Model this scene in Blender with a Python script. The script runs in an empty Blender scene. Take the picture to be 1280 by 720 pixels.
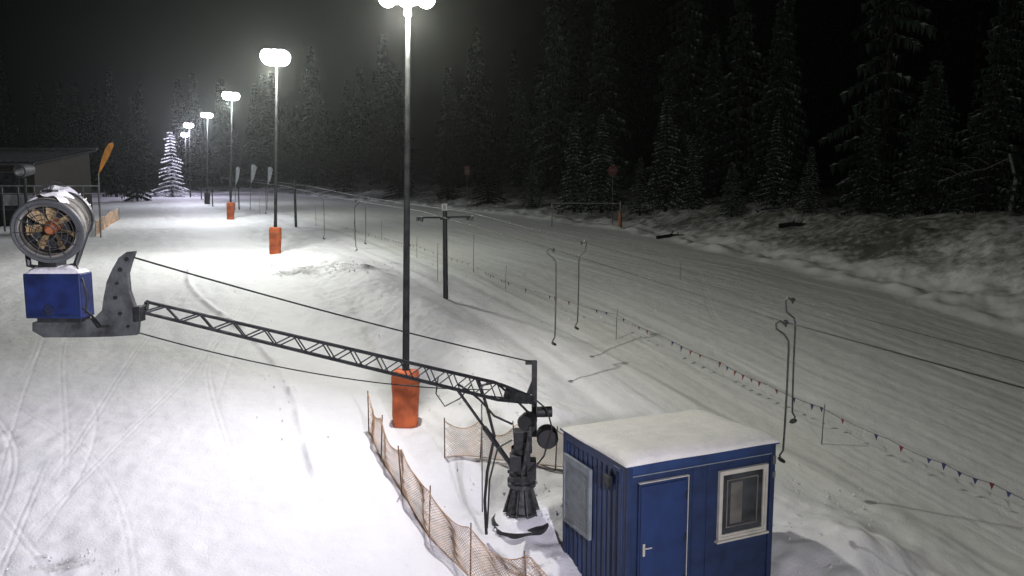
import bpy, bmesh, math, random
import numpy as np
from mathutils import Vector, Matrix
R=math.radians
random.seed(7)
scene=bpy.context.scene
col=scene.collection
F=1000.0; ZC=6.0; P=math.atan(125/F)
# ---------------------------------------------------------------- camera
cd=bpy.data.cameras.new('camera'); cam=bpy.data.objects.new('camera',cd); col.objects.link(cam)
cam.location=(0,0,ZC); cam.rotation_euler=(R(90)-P,0,0)
cd.sensor_width=36; cd.lens=F/1280*36; cd.clip_end=2000; cd.clip_start=.1
scene.camera=cam
try:
    scene.view_settings.view_transform='Standard'; scene.view_settings.look='None'
except Exception: pass
def ray(u,v):
    a=(u-640)/F; b=(360-v)/F
    return Vector((a, math.cos(P)+b*math.sin(P), -math.sin(P)+b*math.cos(P)))
def at(u,v,Y):
    d=ray(u,v); t=Y/d.y
    return Vector((d.x*t, Y, ZC+d.z*t))
def proj(p):
    dz=p.z-ZC; d=p.y*math.cos(P)-dz*math.sin(P); h=p.y*math.sin(P)+dz*math.cos(P)
    return 640+F*p.x/d, 360-F*h/d
# ---------------------------------------------------------------- terrain
def h2(ix,iy,seed):
    n=(ix*374761393+iy*668265263+seed*974634777)&0xFFFFFFFF
    n=((n^(n>>13))*1274126177)&0xFFFFFFFF
    return ((n^(n>>16))&0xFFFF)/65535.0
def vn(x,y,seed=0):
    x=np.asarray(x,float); y=np.asarray(y,float)
    fx=np.floor(x); fy=np.floor(y); ix=fx.astype(np.int64)+10000; iy=fy.astype(np.int64)+10000
    tx=x-fx; ty=y-fy; tx=tx*tx*(3-2*tx); ty=ty*ty*(3-2*ty)
    a=h2(ix,iy,seed); b=h2(ix+1,iy,seed); c=h2(ix,iy+1,seed); d=h2(ix+1,iy+1,seed)
    return (a+(b-a)*tx)*(1-ty)+(c+(d-c)*tx)*ty-.5
BY=[-60,-20,0,9,13,15.5,19,25,30,36,41.3,52,59,66,91,107,130,150,200,420]
BZ=[-5,-3,-1.9,-1.15,-.68,-.25,.33,1.2,1.85,2.35,2.6,3.0,3.15,3.5,4.15,4.6,5.05,5.2,5.8,8]
fineY=np.linspace(-60,420,4801)
bz=np.interp(fineY,BY,BZ)
k=np.hanning(41); k/=k.sum()
bz2=np.convolve(np.pad(bz,20,'edge'),k,'valid')
EDGE=[(60,-60),(38,-20),(27,8),(21.5,17.5),(16.4,25.5),(13.6,34),(10.2,45),(7.4,55),(0.6,66),(-12,88),(-30,118),(-62,155),(-110,180),(-260,230)]
def edist(X,Y):
    best=np.full(np.shape(X),1e9); sg=np.ones(np.shape(X))
    for (x0,y0),(x1,y1) in zip(EDGE[:-1],EDGE[1:]):
        dx,dy=x1-x0,y1-y0; L2=dx*dx+dy*dy
        t=np.clip(((X-x0)*dx+(Y-y0)*dy)/L2,0,1)
        px=X-(x0+t*dx); py=Y-(y0+t*dy); d=np.hypot(px,py)
        s=np.where(dx*py-dy*px<0,1.,-1.)
        m=d<best; best=np.where(m,d,best); sg=np.where(m,s,sg)
    return best*sg
def sst(x): x=np.clip(x,0,1); return x*x*(3-2*x)
def gauss(X,Y,cx,cy,r,h): return h*np.exp(-((X-cx)**2+(Y-cy)**2)/(r*r))
def st(X,Y): return X*-.42+Y*.908, X*.908+Y*.42
def zt(X,Y):
    X=np.asarray(X,float); Y=np.asarray(Y,float)
    z=np.interp(Y,fineY,bz2)
    d=edist(X,Y)
    top=np.maximum(4.75-z,.9)
    dn=d+2.0*vn(X/7,Y/7,3)
    z=z+sst(dn/9.0)*top+np.clip(d-8,0,120)*.10
    z=z+.5*vn(X/22,Y/22,5)*sst((Y-20)/20)*.6+.12*vn(X/5,Y/5,6)
    s,t=st(X,Y)
    z=z+.42*np.exp(-((t-8.5-.5*vn(s/6,s*0,71))/1.2)**2)*sst((Y-15)/4)*sst((46-Y)/12)*(.85+.7*vn(s/3,t/3,72))      # piled ridge beside the lift track
    z=z+gauss(X,Y,.35,14.5,1.0,.20)-gauss(X,Y,-.45,15.6,.55,.38)
    z=z+gauss(X,Y,6.0,13.4,1.2,.45)+gauss(X,Y,1.1,15.0,.7,.40)+gauss(X,Y,-.6,19.3,1.1,.28)+gauss(X,Y,.6,18.2,.9,.25)+gauss(X,Y,-1.3,17.0,.8,.2)
    return z
def G(u,v,h=0.0,ymin=8,ymax=170):
    Ys=np.arange(ymin,ymax,.05); d=ray(u,v); t=Ys/d.y
    X=d.x*t; Z=ZC+d.z*t; g=zt(X,Ys)+h
    idx=np.argmax(Z<g)
    if not (Z<g).any(): idx=len(Ys)-1
    return Vector((X[idx],Ys[idx],g[idx]))
def zg(x,y): return float(zt(np.array([x]),np.array([y]))[0])
# ---------------------------------------------------------------- materials
def mat(name,c,rough=.6,metal=0,var=.12,scale=8,bump=0,bscale=40,emit=None,es=0,spec=.5,dirt_or_dim=None):
    m=bpy.data.materials.new(name); m.use_nodes=True; nt=m.node_tree; b=nt.nodes['Principled BSDF']
    b.inputs['Roughness'].default_value=rough; b.inputs['Metallic'].default_value=metal
    b.inputs['Specular IOR Level'].default_value=spec
    tc=nt.nodes.new('ShaderNodeTexCoord'); n=nt.nodes.new('ShaderNodeTexNoise'); n.inputs['Scale'].default_value=scale
    n.inputs['Detail'].default_value=6
    nt.links.new(tc.outputs['Object'],n.inputs['Vector'])
    cr=nt.nodes.new('ShaderNodeValToRGB')
    lo=[x*(1-var*2) for x in c]; hi=[min(1,x*(1+var*1.4)) for x in c]
    if dirt_or_dim: lo=dirt_or_dim
    cr.color_ramp.elements[0].position=.3; cr.color_ramp.elements[1].position=.62
    cr.color_ramp.elements[0].color=(*lo,1); cr.color_ramp.elements[1].color=(*hi,1)
    nt.links.new(n.outputs['Fac'],cr.inputs['Fac']); nt.links.new(cr.outputs['Color'],b.inputs['Base Color'])
    if bump:
        n2=nt.nodes.new('ShaderNodeTexNoise'); n2.inputs['Scale'].default_value=bscale; n2.inputs['Detail'].default_value=4
        nt.links.new(tc.outputs['Object'],n2.inputs['Vector'])
        bp=nt.nodes.new('ShaderNodeBump'); bp.inputs['Strength'].default_value=bump; bp.inputs['Distance'].default_value=.03
        nt.links.new(n2.outputs['Fac'],bp.inputs['Height']); nt.links.new(bp.outputs['Normal'],b.inputs['Normal'])
    if emit:
        b.inputs['Emission Color'].default_value=(*emit,1); b.inputs['Emission Strength'].default_value=es
    return m
M={}
M['galv']=mat('galvanised_steel',(.13,.135,.135),.6,.4,.2,5)
M['polegrey']=mat('dull_grey_pole_paint',(.036,.038,.038),.9,0,.2,5,spec=0)
M['dark']=mat('dark_painted_steel',(.022,.024,.026),.5,.2,.3,9)
M['black']=mat('black_rubber',(.012,.012,.013),.55,0,.3,20)
M['gunGrey']=mat('grey_painted_plate',(.065,.07,.072),.65,.1,.3,5,.25,30)
M['blade']=mat('bronze_fan_blade',(.34,.25,.13),.55,.1,.25,8)
M['pedestal']=mat('weathered_grey_iron',(.06,.063,.065),.6,.3,.35,12,.3,30)
M['blue']=mat('blue_paint',(.014,.036,.112),.5,0,.14,3,dirt_or_dim=(.010,.024,.07))
M['blueD']=mat('dark_blue_paint',(.011,.025,.075),.5,0,.15,4)
M['blueDoor']=mat('blue_door_paint',(.010,.028,.10),.5,0,.12,3)
M['gunBlue']=mat('gun_box_blue',(.009,.020,.095),.5,0,.25,4)
M['cream']=mat('dull_barrel_paint',(.20,.19,.165),.8,0,.35,5,dirt_or_dim=(.06,.055,.045))
M['white']=mat('cream_window_plastic',(.5,.48,.42),.5,0,.06,5)
M['shutter']=mat('pale_shutter',(.20,.23,.25),.5,0,.1,6)
M['orange']=mat('orange_pad_fabric',(.46,.105,.028),.65,0,.2,3,.2,5,dirt_or_dim=(.30,.06,.018))
M['orangeD']=mat('dull_orange_paint',(.22,.075,.03),.6,0,.2,6)
M['amber']=mat('amber_banner_cloth',(.50,.20,.03),.6,0,.2,2)
M['net']=mat('orange_net_plastic',(.50,.32,.20),.6,0,.2,6)
M['netpost']=mat('fence_post_plastic',(.16,.09,.05),.6,0,.2,6)
M['glass']=mat('window_glass',(.03,.034,.038),.08,0,.4,2.5)
M['blind']=mat('inner_blind',(.13,.125,.11),.5,0,.2,3)
M['red']=mat('red_fabric',(.16,.025,.025),.7,0,.1,8)
M['redD']=mat('dull_red_sign',(.07,.010,.009),.7,0,.2,8)
M['pblue']=mat('blue_fabric',(.025,.035,.12),.7,0,.1,8)
M['pwhite']=mat('white_fabric',(.45,.45,.45),.6,0,.1,8)
M['rope']=mat('steel_rope',(.03,.03,.032),.5,.4,.2,10)
M['steel']=mat('hanger_steel',(.09,.095,.095),.4,.6,.2,14)
M['roof']=mat('lodge_roof_metal',(.010,.012,.014),.7,.0,.3,2,spec=.2)
M['wood']=mat('dark_timber',(.014,.011,.009),.8,0,.3,6)
M['panel']=mat('pale_panel',(.26,.28,.30),.6,0,.2,2)
M['panelD']=mat('dull_grey_panel',(.06,.065,.07),.6,0,.2,2)
M['bark']=mat('spruce_bark',(.012,.010,.008),.9,0,.3,8,spec=.1)
M['lens']=mat('lit_lamp_lens',(.9,.9,.9),.3,emit=(.96,1,.93),es=45)
M['lensV']=mat('lit_violet_lamp_lens',(.9,.9,.9),.3,emit=(.80,.74,1),es=14)
def snowmat(name,ground=False,base=(.80,.80,.83)):
    m=bpy.data.materials.new(name); m.use_nodes=True; nt=m.node_tree; b=nt.nodes['Principled BSDF']
    b.inputs['Roughness'].default_value=.62; b.inputs['Specular IOR Level'].default_value=.25
    tc=nt.nodes.new('ShaderNodeTexCoord')
    n=nt.nodes.new('ShaderNodeTexNoise'); n.inputs['Scale'].default_value=.35 if ground else 3; n.inputs['Detail'].default_value=8; n.inputs['Roughness'].default_value=.65
    nt.links.new(tc.outputs['Object'],n.inputs['Vector'])
    cr=nt.nodes.new('ShaderNodeValToRGB'); cr.color_ramp.elements[0].position=.3; cr.color_ramp.elements[1].position=.65
    cr.color_ramp.elements[0].color=(base[0]*.86,base[1]*.86,base[2]*.88,1); cr.color_ramp.elements[1].color=(*base,1)
    nt.links.new(n.outputs['Fac'],cr.inputs['Fac'])
    out=cr.outputs['Color']
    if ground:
        # lift-side snow painted greyer, standing in for weaker lamp light there
        a2=nt.nodes.new('ShaderNodeAttribute'); a2.attribute_name='dim_side'
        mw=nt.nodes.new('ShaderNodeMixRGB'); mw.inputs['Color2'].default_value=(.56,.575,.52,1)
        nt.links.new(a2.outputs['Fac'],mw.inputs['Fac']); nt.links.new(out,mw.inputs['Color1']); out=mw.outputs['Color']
        at_=nt.nodes.new('ShaderNodeAttribute'); at_.attribute_name='dirt_or_dim'
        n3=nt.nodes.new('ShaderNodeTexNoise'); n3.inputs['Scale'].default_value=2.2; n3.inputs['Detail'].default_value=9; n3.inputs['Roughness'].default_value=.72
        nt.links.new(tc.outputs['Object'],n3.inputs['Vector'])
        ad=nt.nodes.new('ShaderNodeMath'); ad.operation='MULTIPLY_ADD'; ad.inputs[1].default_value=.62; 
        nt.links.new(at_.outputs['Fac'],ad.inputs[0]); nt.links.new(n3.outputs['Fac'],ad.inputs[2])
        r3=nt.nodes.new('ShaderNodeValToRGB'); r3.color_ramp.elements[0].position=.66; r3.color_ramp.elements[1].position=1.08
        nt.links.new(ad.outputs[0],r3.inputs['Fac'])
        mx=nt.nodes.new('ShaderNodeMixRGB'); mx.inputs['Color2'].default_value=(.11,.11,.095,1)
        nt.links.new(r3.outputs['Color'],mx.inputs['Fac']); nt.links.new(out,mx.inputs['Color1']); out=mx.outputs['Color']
    nt.links.new(out,b.inputs['Base Color'])
    prev=None
    for sc,stg,ds in ((4,.4,.05),(22,.55,.022),(90,.4,.009)):
        n2=nt.nodes.new('ShaderNodeTexNoise'); n2.inputs['Scale'].default_value=sc; n2.inputs['Detail'].default_value=5
        nt.links.new(tc.outputs['Object'],n2.inputs['Vector'])
        bp=nt.nodes.new('ShaderNodeBump'); bp.inputs['Strength'].default_value=stg; bp.inputs['Distance'].default_value=ds
        nt.links.new(n2.outputs['Fac'],bp.inputs['Height'])
        if prev: nt.links.new(prev,bp.inputs['Normal'])
        prev=bp.outputs['Normal']
    nt.links.new(prev,b.inputs['Normal'])
    return m
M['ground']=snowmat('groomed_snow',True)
M['snow']=snowmat('settled_snow')
M['roofsnow']=snowmat('cream_roof_snow',False,(.76,.75,.71))
def treemat(name,snow,thr,green=(.016,.024,.018),wd=.22):
    m=bpy.data.materials.new(name); m.use_nodes=True; nt=m.node_tree; b=nt.nodes['Principled BSDF']; b.inputs['Roughness'].default_value=.8
    b.inputs['Specular IOR Level'].default_value=.02
    n=nt.nodes.new('ShaderNodeTexNoise'); n.inputs['Scale'].default_value=1.1; n.inputs['Detail'].default_value=6
    tc=nt.nodes.new('ShaderNodeTexCoord'); nt.links.new(tc.outputs['Object'],n.inputs['Vector'])
    at_=nt.nodes.new('ShaderNodeAttribute'); at_.attribute_name='snow'
    ma=nt.nodes.new('ShaderNodeMath'); ma.operation='MULTIPLY'; nt.links.new(n.outputs['Fac'],ma.inputs[0]); nt.links.new(at_.outputs['Fac'],ma.inputs[1])
    r=nt.nodes.new('ShaderNodeValToRGB'); r.color_ramp.elements[0].position=thr; r.color_ramp.elements[1].position=thr+wd
    r.color_ramp.elements[0].color=(*green,1); r.color_ramp.elements[1].color=(*snow,1)
    nt.links.new(ma.outputs[0],r.inputs['Fac']); nt.links.new(r.outputs['Color'],b.inputs['Base Color'])
    return m
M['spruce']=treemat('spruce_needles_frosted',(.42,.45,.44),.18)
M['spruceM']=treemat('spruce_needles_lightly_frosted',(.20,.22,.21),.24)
M['spruceD']=treemat('spruce_needles_unlit',(.0055,.0065,.006),.36,(.0028,.004,.0032))  # needles and frost blackened to paint the forest's lack of light
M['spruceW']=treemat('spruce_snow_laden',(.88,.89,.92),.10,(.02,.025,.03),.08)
# ---------------------------------------------------------------- mesh builder
def wpos(o):
    p=Vector((0,0,0))
    while o: p=p+o.location; o=o.parent
    return p
class MB:
    def __init__(s): s.v=[]; s.f=[]
    def add(s,vs,fs):
        n=len(s.v); s.v+= [Vector(v) for v in vs]; s.f+=[tuple(i+n for i in f) for f in fs]; return s
    def box(s,c,size,rot=None,taper=1):
        c=Vector(c); x,y,z=[a/2 for a in size]; vs=[]
        for k in (-1,1):
            q=taper if k>0 else 1
            for a,b in ((-1,-1),(1,-1),(1,1),(-1,1)):
                v=Vector((a*x*q,b*y*q,k*z)); vs.append(c+(rot@v if rot else v))
        return s.add(vs,[(3,2,1,0),(4,5,6,7),(0,1,5,4),(1,2,6,5),(2,3,7,6),(3,0,4,7)])
    def bb(s,a,b): 
        return s.box([(a[i]+b[i])/2 for i in range(3)],[abs(b[i]-a[i]) for i in range(3)])
    def poly(s,pts,r,seg=8,cap=True):
        pts=[Vector(p) for p in pts]; n=len(pts); rs=r if isinstance(r,(list,tuple)) else [r]*n
        base=len(s.v); prevu=None
        for i,p in enumerate(pts):
            d=(pts[min(i+1,n-1)]-pts[max(i-1,0)])
            if d.length<1e-9: d=Vector((0,0,1))
            d.normalize()
            if prevu is None:
                u=d.cross(Vector((0,0,1)) if abs(d.z)<.9 else Vector((1,0,0))).normalized()
            else:
                u=(prevu-d*prevu.dot(d)).normalized()
            prevu=u; w=d.cross(u)
            for k in range(seg):
                a=2*math.pi*k/seg; s.v.append(p+(u*math.cos(a)+w*math.sin(a))*rs[i])
        for i in range(n-1):
            for k in range(seg):
                a=base+i*seg+k; b=base+i*seg+(k+1)%seg; s.f.append((a,b,b+seg,a+seg))
        if cap:
            s.f.append(tuple(base+k for k in reversed(range(seg)))); s.f.append(tuple(base+(n-1)*seg+k for k in range(seg)))
        return s
    def tube(s,a,b,r,r2=None,seg=8): return s.poly([a,b],[r,r if r2 is None else r2],seg)
    def lathe(s,o,axis,prof,seg=32):     # prof: (distance along axis, radius)
        o=Vector(o); d=Vector(axis).normalized(); u=d.cross(Vector((0,0,1)) if abs(d.z)<.9 else Vector((1,0,0))).normalized(); w=d.cross(u); base=len(s.v)
        for h,r in prof:
            for k in range(seg):
                a=2*math.pi*k/seg; s.v.append(o+d*h+(u*math.cos(a)+w*math.sin(a))*max(r,1e-4))
        for i in range(len(prof)-1):
            for k in range(seg):
                a=base+i*seg+k; b=base+i*seg+(k+1)%seg; s.f.append((a,b,b+seg,a+seg))
        return s
    def prism(s,pts,off):                # pts: 3D polygon, off: extrusion vector
        n=len(pts); off=Vector(off); vs=[Vector(p) for p in pts]+[Vector(p)+off for p in pts]
        fs=[tuple(range(n)),tuple(n+i for i in reversed(range(n)))]+[(i,i+n,(i+1)%n+n,(i+1)%n) for i in range(n)]
        return s.add(vs,fs)
    def build(s,name,m,parent=None,local=False,smooth=False,bevel=0):
        off=Vector((0,0,0)) if (local or parent is None) else wpos(parent)
        me=bpy.data.meshes.new(name); me.from_pydata([tuple(v-off) for v in s.v],[],s.f); me.update()
        me.materials.append(m)
        o=bpy.data.objects.new(name,me); col.objects.link(o)
        if parent: o.parent=parent
        bm=bmesh.new(); bm.from_mesh(me); bmesh.ops.recalc_face_normals(bm,faces=bm.faces); 
        if smooth:
            for f in bm.faces: f.smooth=True
            for e in bm.edges:
                if len(e.link_faces)==2 and e.calc_face_angle(0)>R(40): e.smooth=False
        bm.to_mesh(me); bm.free()
        if bevel:
            b=o.modifiers.new('bevel','BEVEL'); b.width=bevel; b.segments=2; b.limit_method='ANGLE'; b.angle_limit=R(50)
        return o
def tag(o,label,cat,group=None):
    o['label']=label; o['category']=cat
    if group: o['group']=group
    return o
def thing(name,label,cat,loc=(0,0,0),rotz=0,group=None):
    o=bpy.data.objects.new(name,None); col.objects.link(o); o.location=loc; o.rotation_euler=(0,0,rotz); o.empty_display_size=.2
    return tag(o,label,cat,group)
# ---------------------------------------------------------------- snow ground
def ground():
    ys=np.concatenate([np.linspace(-55,10.5,70),np.geomspace(11,175,950),np.linspace(178,420,50)])
    vis=np.linspace(-1,1,860); 
    e=np.linspace(0,1,71)[1:]**1.7
    Xs=[]
    for y in ys:
        w=.74*max(y,10)+1.5; far=max(170+y*.8,w+50)
        Xs.append(np.concatenate([-(w+(far-w)*e)[::-1],vis*w,w+(far-w)*e]))
    X=np.array(Xs); Y=np.repeat(ys[:,None],X.shape[1],1)
    Z=zt(X,Y); d=edist(X,Y); s,t=st(X,Y)
    onp=1-sst(d/3)
    left=1-sst((t-4.5)/2); mid=np.exp(-((t-7.6)/2.2)**2)*sst((Y-12)/3); right=sst((t-9.5)/2)
    Z+=onp*left*(.016*vn(t/.35,s/2.2,11)+.012*vn(X/.18,Y/.18,12)+.05*vn(t/2.5,s/6,13)+.03*vn(t/.9,s/3,10)+.022*vn(X/.5,Y/.5,9))
    Z+=onp*mid*(.17*vn(X/.9,Y/.9,14)+.09*vn(X/.35,Y/.35,15)+.04*vn(X/.15,Y/.15,7))
    Z+=onp*right*(.026*vn(t/.35,s/6,16)+.018*vn(t/.14,s/3,17)+.014*vn(X/.22,Y/.22,18)+.03*vn(t/1.5,s/12,19)+.016*vn(X/.6,Y/.6,8))
    bank=sst((d+.5)/2)
    Z+=bank*(.34*vn(X/1.8,Y/1.8,20)+.17*vn(X/.6,Y/.6,21)+.06*vn(X/.25,Y/.25,22))
    Z+=.25*np.exp(-((d-.6-.8*vn(s/2,t/2,23))/.5)**2)*(.6+vn(X/.8,Y/.8,24))
    churn=np.clip(vn(X/6,Y/6,30)*3,0,1)*onp*left
    Z+=churn*.05*vn(X/.28,Y/.28,31)
    for (u,v,rr) in ((395,336,2.6),(450,335,2.0),(60,705,1.0),(352,342,1.4)):
        c=G(u,v); Z+=np.exp(-(((X-c.x)/rr)**2+((Y-c.y)/(rr*.5))**2))*.18*vn(X/.4,Y/.4,33)
    pile=np.exp(-(((X-5.9)/2.0)**2+((Y-13.4)/2.2)**2))+np.exp(-(((X-.3)/1.6)**2+((Y-15)/2.0)**2))
    Z+=pile*(.24*vn(X/.7,Y/.7,61)+.12*vn(X/.28,Y/.28,62))
    rnd=random.Random(3)
    for i in range(185):
        if i<110: t0=rnd.uniform(-24,5); A=rnd.uniform(.1,1.3); dep=rnd.uniform(.005,.012); dr=rnd.uniform(-.35,.35)
        elif i<155: t0=rnd.uniform(10,30); A=rnd.uniform(.05,.3); dep=rnd.uniform(.006,.012); dr=rnd.uniform(-.05,.05)
        else: t0=rnd.uniform(10,28); A=rnd.uniform(1,3); dep=rnd.uniform(.005,.010); dr=rnd.uniform(-.3,.3)
        L=rnd.uniform(16,42); ph=rnd.uniform(0,6.3)
        s0=rnd.uniform(3,70); sl=rnd.uniform(5,28)
        c=t0+A*np.sin(s/L*6.283+ph)+.12*np.sin(s/4.7+ph*2)+dr*(s-s0-6)
        fade=sst((s-s0+3)/3)*sst((s0+sl-s)/3)*onp
        slope=1/np.sqrt(1+(A*6.283/L*np.cos(s/L*6.283+ph)+dr)**2)
        for o_ in ((-.06,.06) if i%3 else (0,)):
            q=(t-c)*slope-o_
            Z-=fade*dep*np.exp(-(q/.03)**2)
    for tc_ in (10.5,12.3):
        Z-=onp*.05*np.exp(-((t-tc_-.1*vn(s/3,s*0,40))/.3)**2)
    lip=5.2-1.4*sst((s-20)/16)+.25*np.sin(s/3.1)
    Z+=.12*np.exp(-((t-lip+1.9)/.10)**2)*sst((s-15)/2)*sst((40-s)/3)*(.5+vn(s/.5,t/.5,41))
    nr,nc=X.shape
    co=np.stack([X,Y,Z],-1).reshape(-1,3).astype(np.float32)
    i=np.arange(nr-1)[:,None]*nc+np.arange(nc-1)[None,:]
    q=np.stack([i,i+1,i+1+nc,i+nc],-1).reshape(-1,4)
    me=bpy.data.meshes.new('snow_ground'); me.vertices.add(len(co)); me.vertices.foreach_set('co',co.ravel())
    me.loops.add(q.size); me.loops.foreach_set('vertex_index',q.ravel().astype(np.int32))
    me.polygons.add(len(q)); me.polygons.foreach_set('loop_start',(np.arange(len(q))*4).astype(np.int32))
    me.update(calc_edges=True)
    me.polygons.foreach_set('use_smooth',np.ones(len(q),bool))
    dirt_or_dim=(sst((d-.9)/2.5)*(.66+.5*vn(X/3,Y/3,50))+sst((d-7)/4)*.3)  # soil on the bank, plus its dimness far from the lamps painted in
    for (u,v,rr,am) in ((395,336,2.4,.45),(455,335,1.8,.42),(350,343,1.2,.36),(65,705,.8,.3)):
        c=G(u,v); dirt_or_dim+=am*np.exp(-(((X-c.x)/rr)**2+((Y-c.y)/(rr*.45))**2))*(1+1.4*vn(X/.9,Y/.9,52))
    a=me.attributes.new('dirt_or_dim','FLOAT','POINT'); a.data.foreach_set('value',np.clip(dirt_or_dim,0,1).ravel().astype(np.float32))
    dim_side=sst((t-10.5)/3)*(.6+.2*vn(t/.8,s/9,53)+.25*vn(t/3,s/14,54))  # grey of the dimmer lift side, put into the colour
    a=me.attributes.new('dim_side','FLOAT','POINT'); a.data.foreach_set('value',np.clip(dim_side,0,1).ravel().astype(np.float32))
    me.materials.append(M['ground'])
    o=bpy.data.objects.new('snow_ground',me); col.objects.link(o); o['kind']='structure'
ground()
# ---------------------------------------------------------------- lamp posts
def plight(loc,w,colr,r=.2):
    l=bpy.data.lights.new('flood_lamp_light','POINT'); l.energy=w; l.color=colr; l.shadow_soft_size=r
    o=bpy.data.objects.new('flood_lamp_light',l); col.objects.link(o); o.location=loc; return o
def slight(loc,target,w,colr,ang=110,r=.2):
    l=bpy.data.lights.new('flood_beam_light','SPOT'); l.energy=w; l.color=colr; l.shadow_soft_size=r; l.spot_size=R(ang); l.spot_blend=.95
    o=bpy.data.objects.new('flood_beam_light',l); col.objects.link(o); o.location=loc
    o.rotation_euler=(Vector(target)-Vector(loc)).to_track_quat('-Z','Y').to_euler(); return o
def make_post(label,lens,big=1.0):
    t=thing('lamp_post',label,'lamp post',(0,0,0),0,'lamp posts lining the ski slope')
    MB().poly([(0,0,-.6),(0,0,4),(0,0,10.0)],[.09,.078,.055],12).build('pole',M['polegrey'],t,True,True)
    b=MB(); b.box((0,0,9.9),(1.0 if big==1 else .7,.08,.08)); b.box((0,0,9.72),(.16,.16,.3)); b.build('crossbar',M['polegrey'],t,True)
    sp=.40-.12*(big-1)
    for x,a in ((-sp,22),(0,0),(sp,-22)):
        rot=Matrix.Rotation(R(a)*-1,3,'Z')@Matrix.Rotation(R(-52),3,'X')
        c=Vector((x,-.14,9.98)); f=MB(); f.box(c,(.34,.32,.12),rot,.8); 
        for k in range(-3,4): f.box(c+rot@Vector((k*.045,0,.08)),(.012,.22,.05),rot)
        f.box(c+rot@Vector((0,0,-.07)),(.38,.36,.03),rot)
        ho=f.build('floodlight',M['polegrey'],t,True)
        b_=big*.85  # far lenses enlarged so their shape stands in for camera glare
        g=MB(); g.lathe(c+rot@Vector((0,0,-.086)),rot@Vector((0,0,-1)),[(0,0),(0.001,.20*b_),(.07*b_,.235*b_),(.15*b_,.21*b_),(.22*b_,.13*b_),(.25*b_,0)],20); g.build('lens',lens,ho,True,True)
    return t
def add_pad(t,w,h,colr='orange'):
    m=MB(); seg=24; rows=12; 
    vs=[];fs=[]
    for i in range(rows):
        z=-.15+(h+.15)*i/(rows-1); ww=w*(.90+.14*i/(rows-1))/2
        if i==rows-1: ww*=.88
        for k in range(seg):
            a=2*math.pi*k/seg; c,s_=math.cos(a),math.sin(a)
            e=.6; px=ww*abs(c)**e*(1 if c>0 else -1); py=ww*.75*abs(s_)**e*(1 if s_>0 else -1)
            q=1+.02*math.sin(i*1.1+k*.8)+.012*math.sin(i*2.7+k*1.9)
            vs.append((px*q,py*q,z+(.03*math.sin(k*.9) if i==rows-1 else 0)))
    for i in range(rows-1):
        for k in range(seg):
            a=i*seg+k; b=i*seg+(k+1)%seg; fs.append((a,b,b+seg,a+seg))
    fs.append(tuple((rows-1)*seg+k for k in range(seg)))
    m.add(vs,fs); o=m.build('safety_pad',M[colr],t,True,True)
    if colr=='orange':
        b=MB(); zz=.78*h; ww=w*(.90+.14*zz/h)/2; pts=[]
        for k in range(25):
            a=2*math.pi*k/24; c,s_=math.cos(a),math.sin(a); pts.append((ww*1.02*abs(c)**.6*(1 if c>0 else -1),ww*.77*abs(s_)**.6*(1 if s_>0 else -1),zz))
        b.poly(pts,.014,5,False); b.build('strap',M['netpost'],o,True)
    return o
WARM=(1,.985,.88); LIL=(.90,.86,1)
PP=[ # base pixel, Y, label, colour, watts, beam watts, lens size swollen for glare, lean in degrees
 ((507,537),18.9,'nearest and tallest lamp post, cut by the picture top, wide orange pad at its foot',WARM,2500,3600,1.0,1.3),
 ((344,317),41.3,'lamp post with the brightest glare and a slim orange pad, second from the front',(.99,1,.92),3900,3600,2.2,2.6),
 ((288,272),65.8,'third lamp post up the slope, with a small orange pad at its foot',(.95,.98,.96),3300,2500,1.7,3.2),
 ((259,256),91,'fourth lamp post up the slope, with a dark wrapped foot',(.9,.93,1),3200,0,1.4,3.0),
 ((238,246),112,'fifth lamp post, with a violet light, in front of the snowy tree',(.84,.8,1),4000,0,1.7,2.0),
 ((233,243),138,'sixth and farthest lamp post, violet light just left of the snowy tree top',(.8,.74,1),2600,0,1.7,2.0)]
for i,((u,v),Y,lab,cl,w,bw,big,ln) in enumerate(PP):
    p=at(u,v,Y); p.z=zg(p.x,p.y)
    t=make_post(lab,M['lens'] if i<4 else M['lensV'],big); t.location=p; t.rotation_euler=(0,R(ln),0)
    sx=9.5*math.sin(R(ln))
    if i==0: add_pad(t,.66,1.3)
    elif i<3: add_pad(t,.60,1.35)
    elif i==3: add_pad(t,.6,1.3,'dark')
    off=.34 if i==0 else .85; zl=9.5 if i==0 else 9.2
    plight((p.x+sx,p.y-off,p.z+zl),w,cl,.12 if i==0 else .2)
    if bw: slight((p.x-.05+sx,p.y-off,p.z+zl),(p.x-7.5,p.y-8,p.z) if i==0 else (p.x-3,p.y-9,p.z),bw,LIL if i==0 else cl,115,.12)
p0=Vector((5.0,-4.5,zg(5.0,-4.5)))
t=make_post('lamp post standing behind the viewpoint',M['lens']); t.location=p0; t.rotation_euler=(0,0,R(180))
plight((p0.x,p0.y+.7,p0.z+9.5),4000,(.99,.96,.98),.35)
slight((p0.x,p0.y+.7,p0.z+9.5),(-8,15,0),9500,(.89,.84,1),70,.35)
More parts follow.
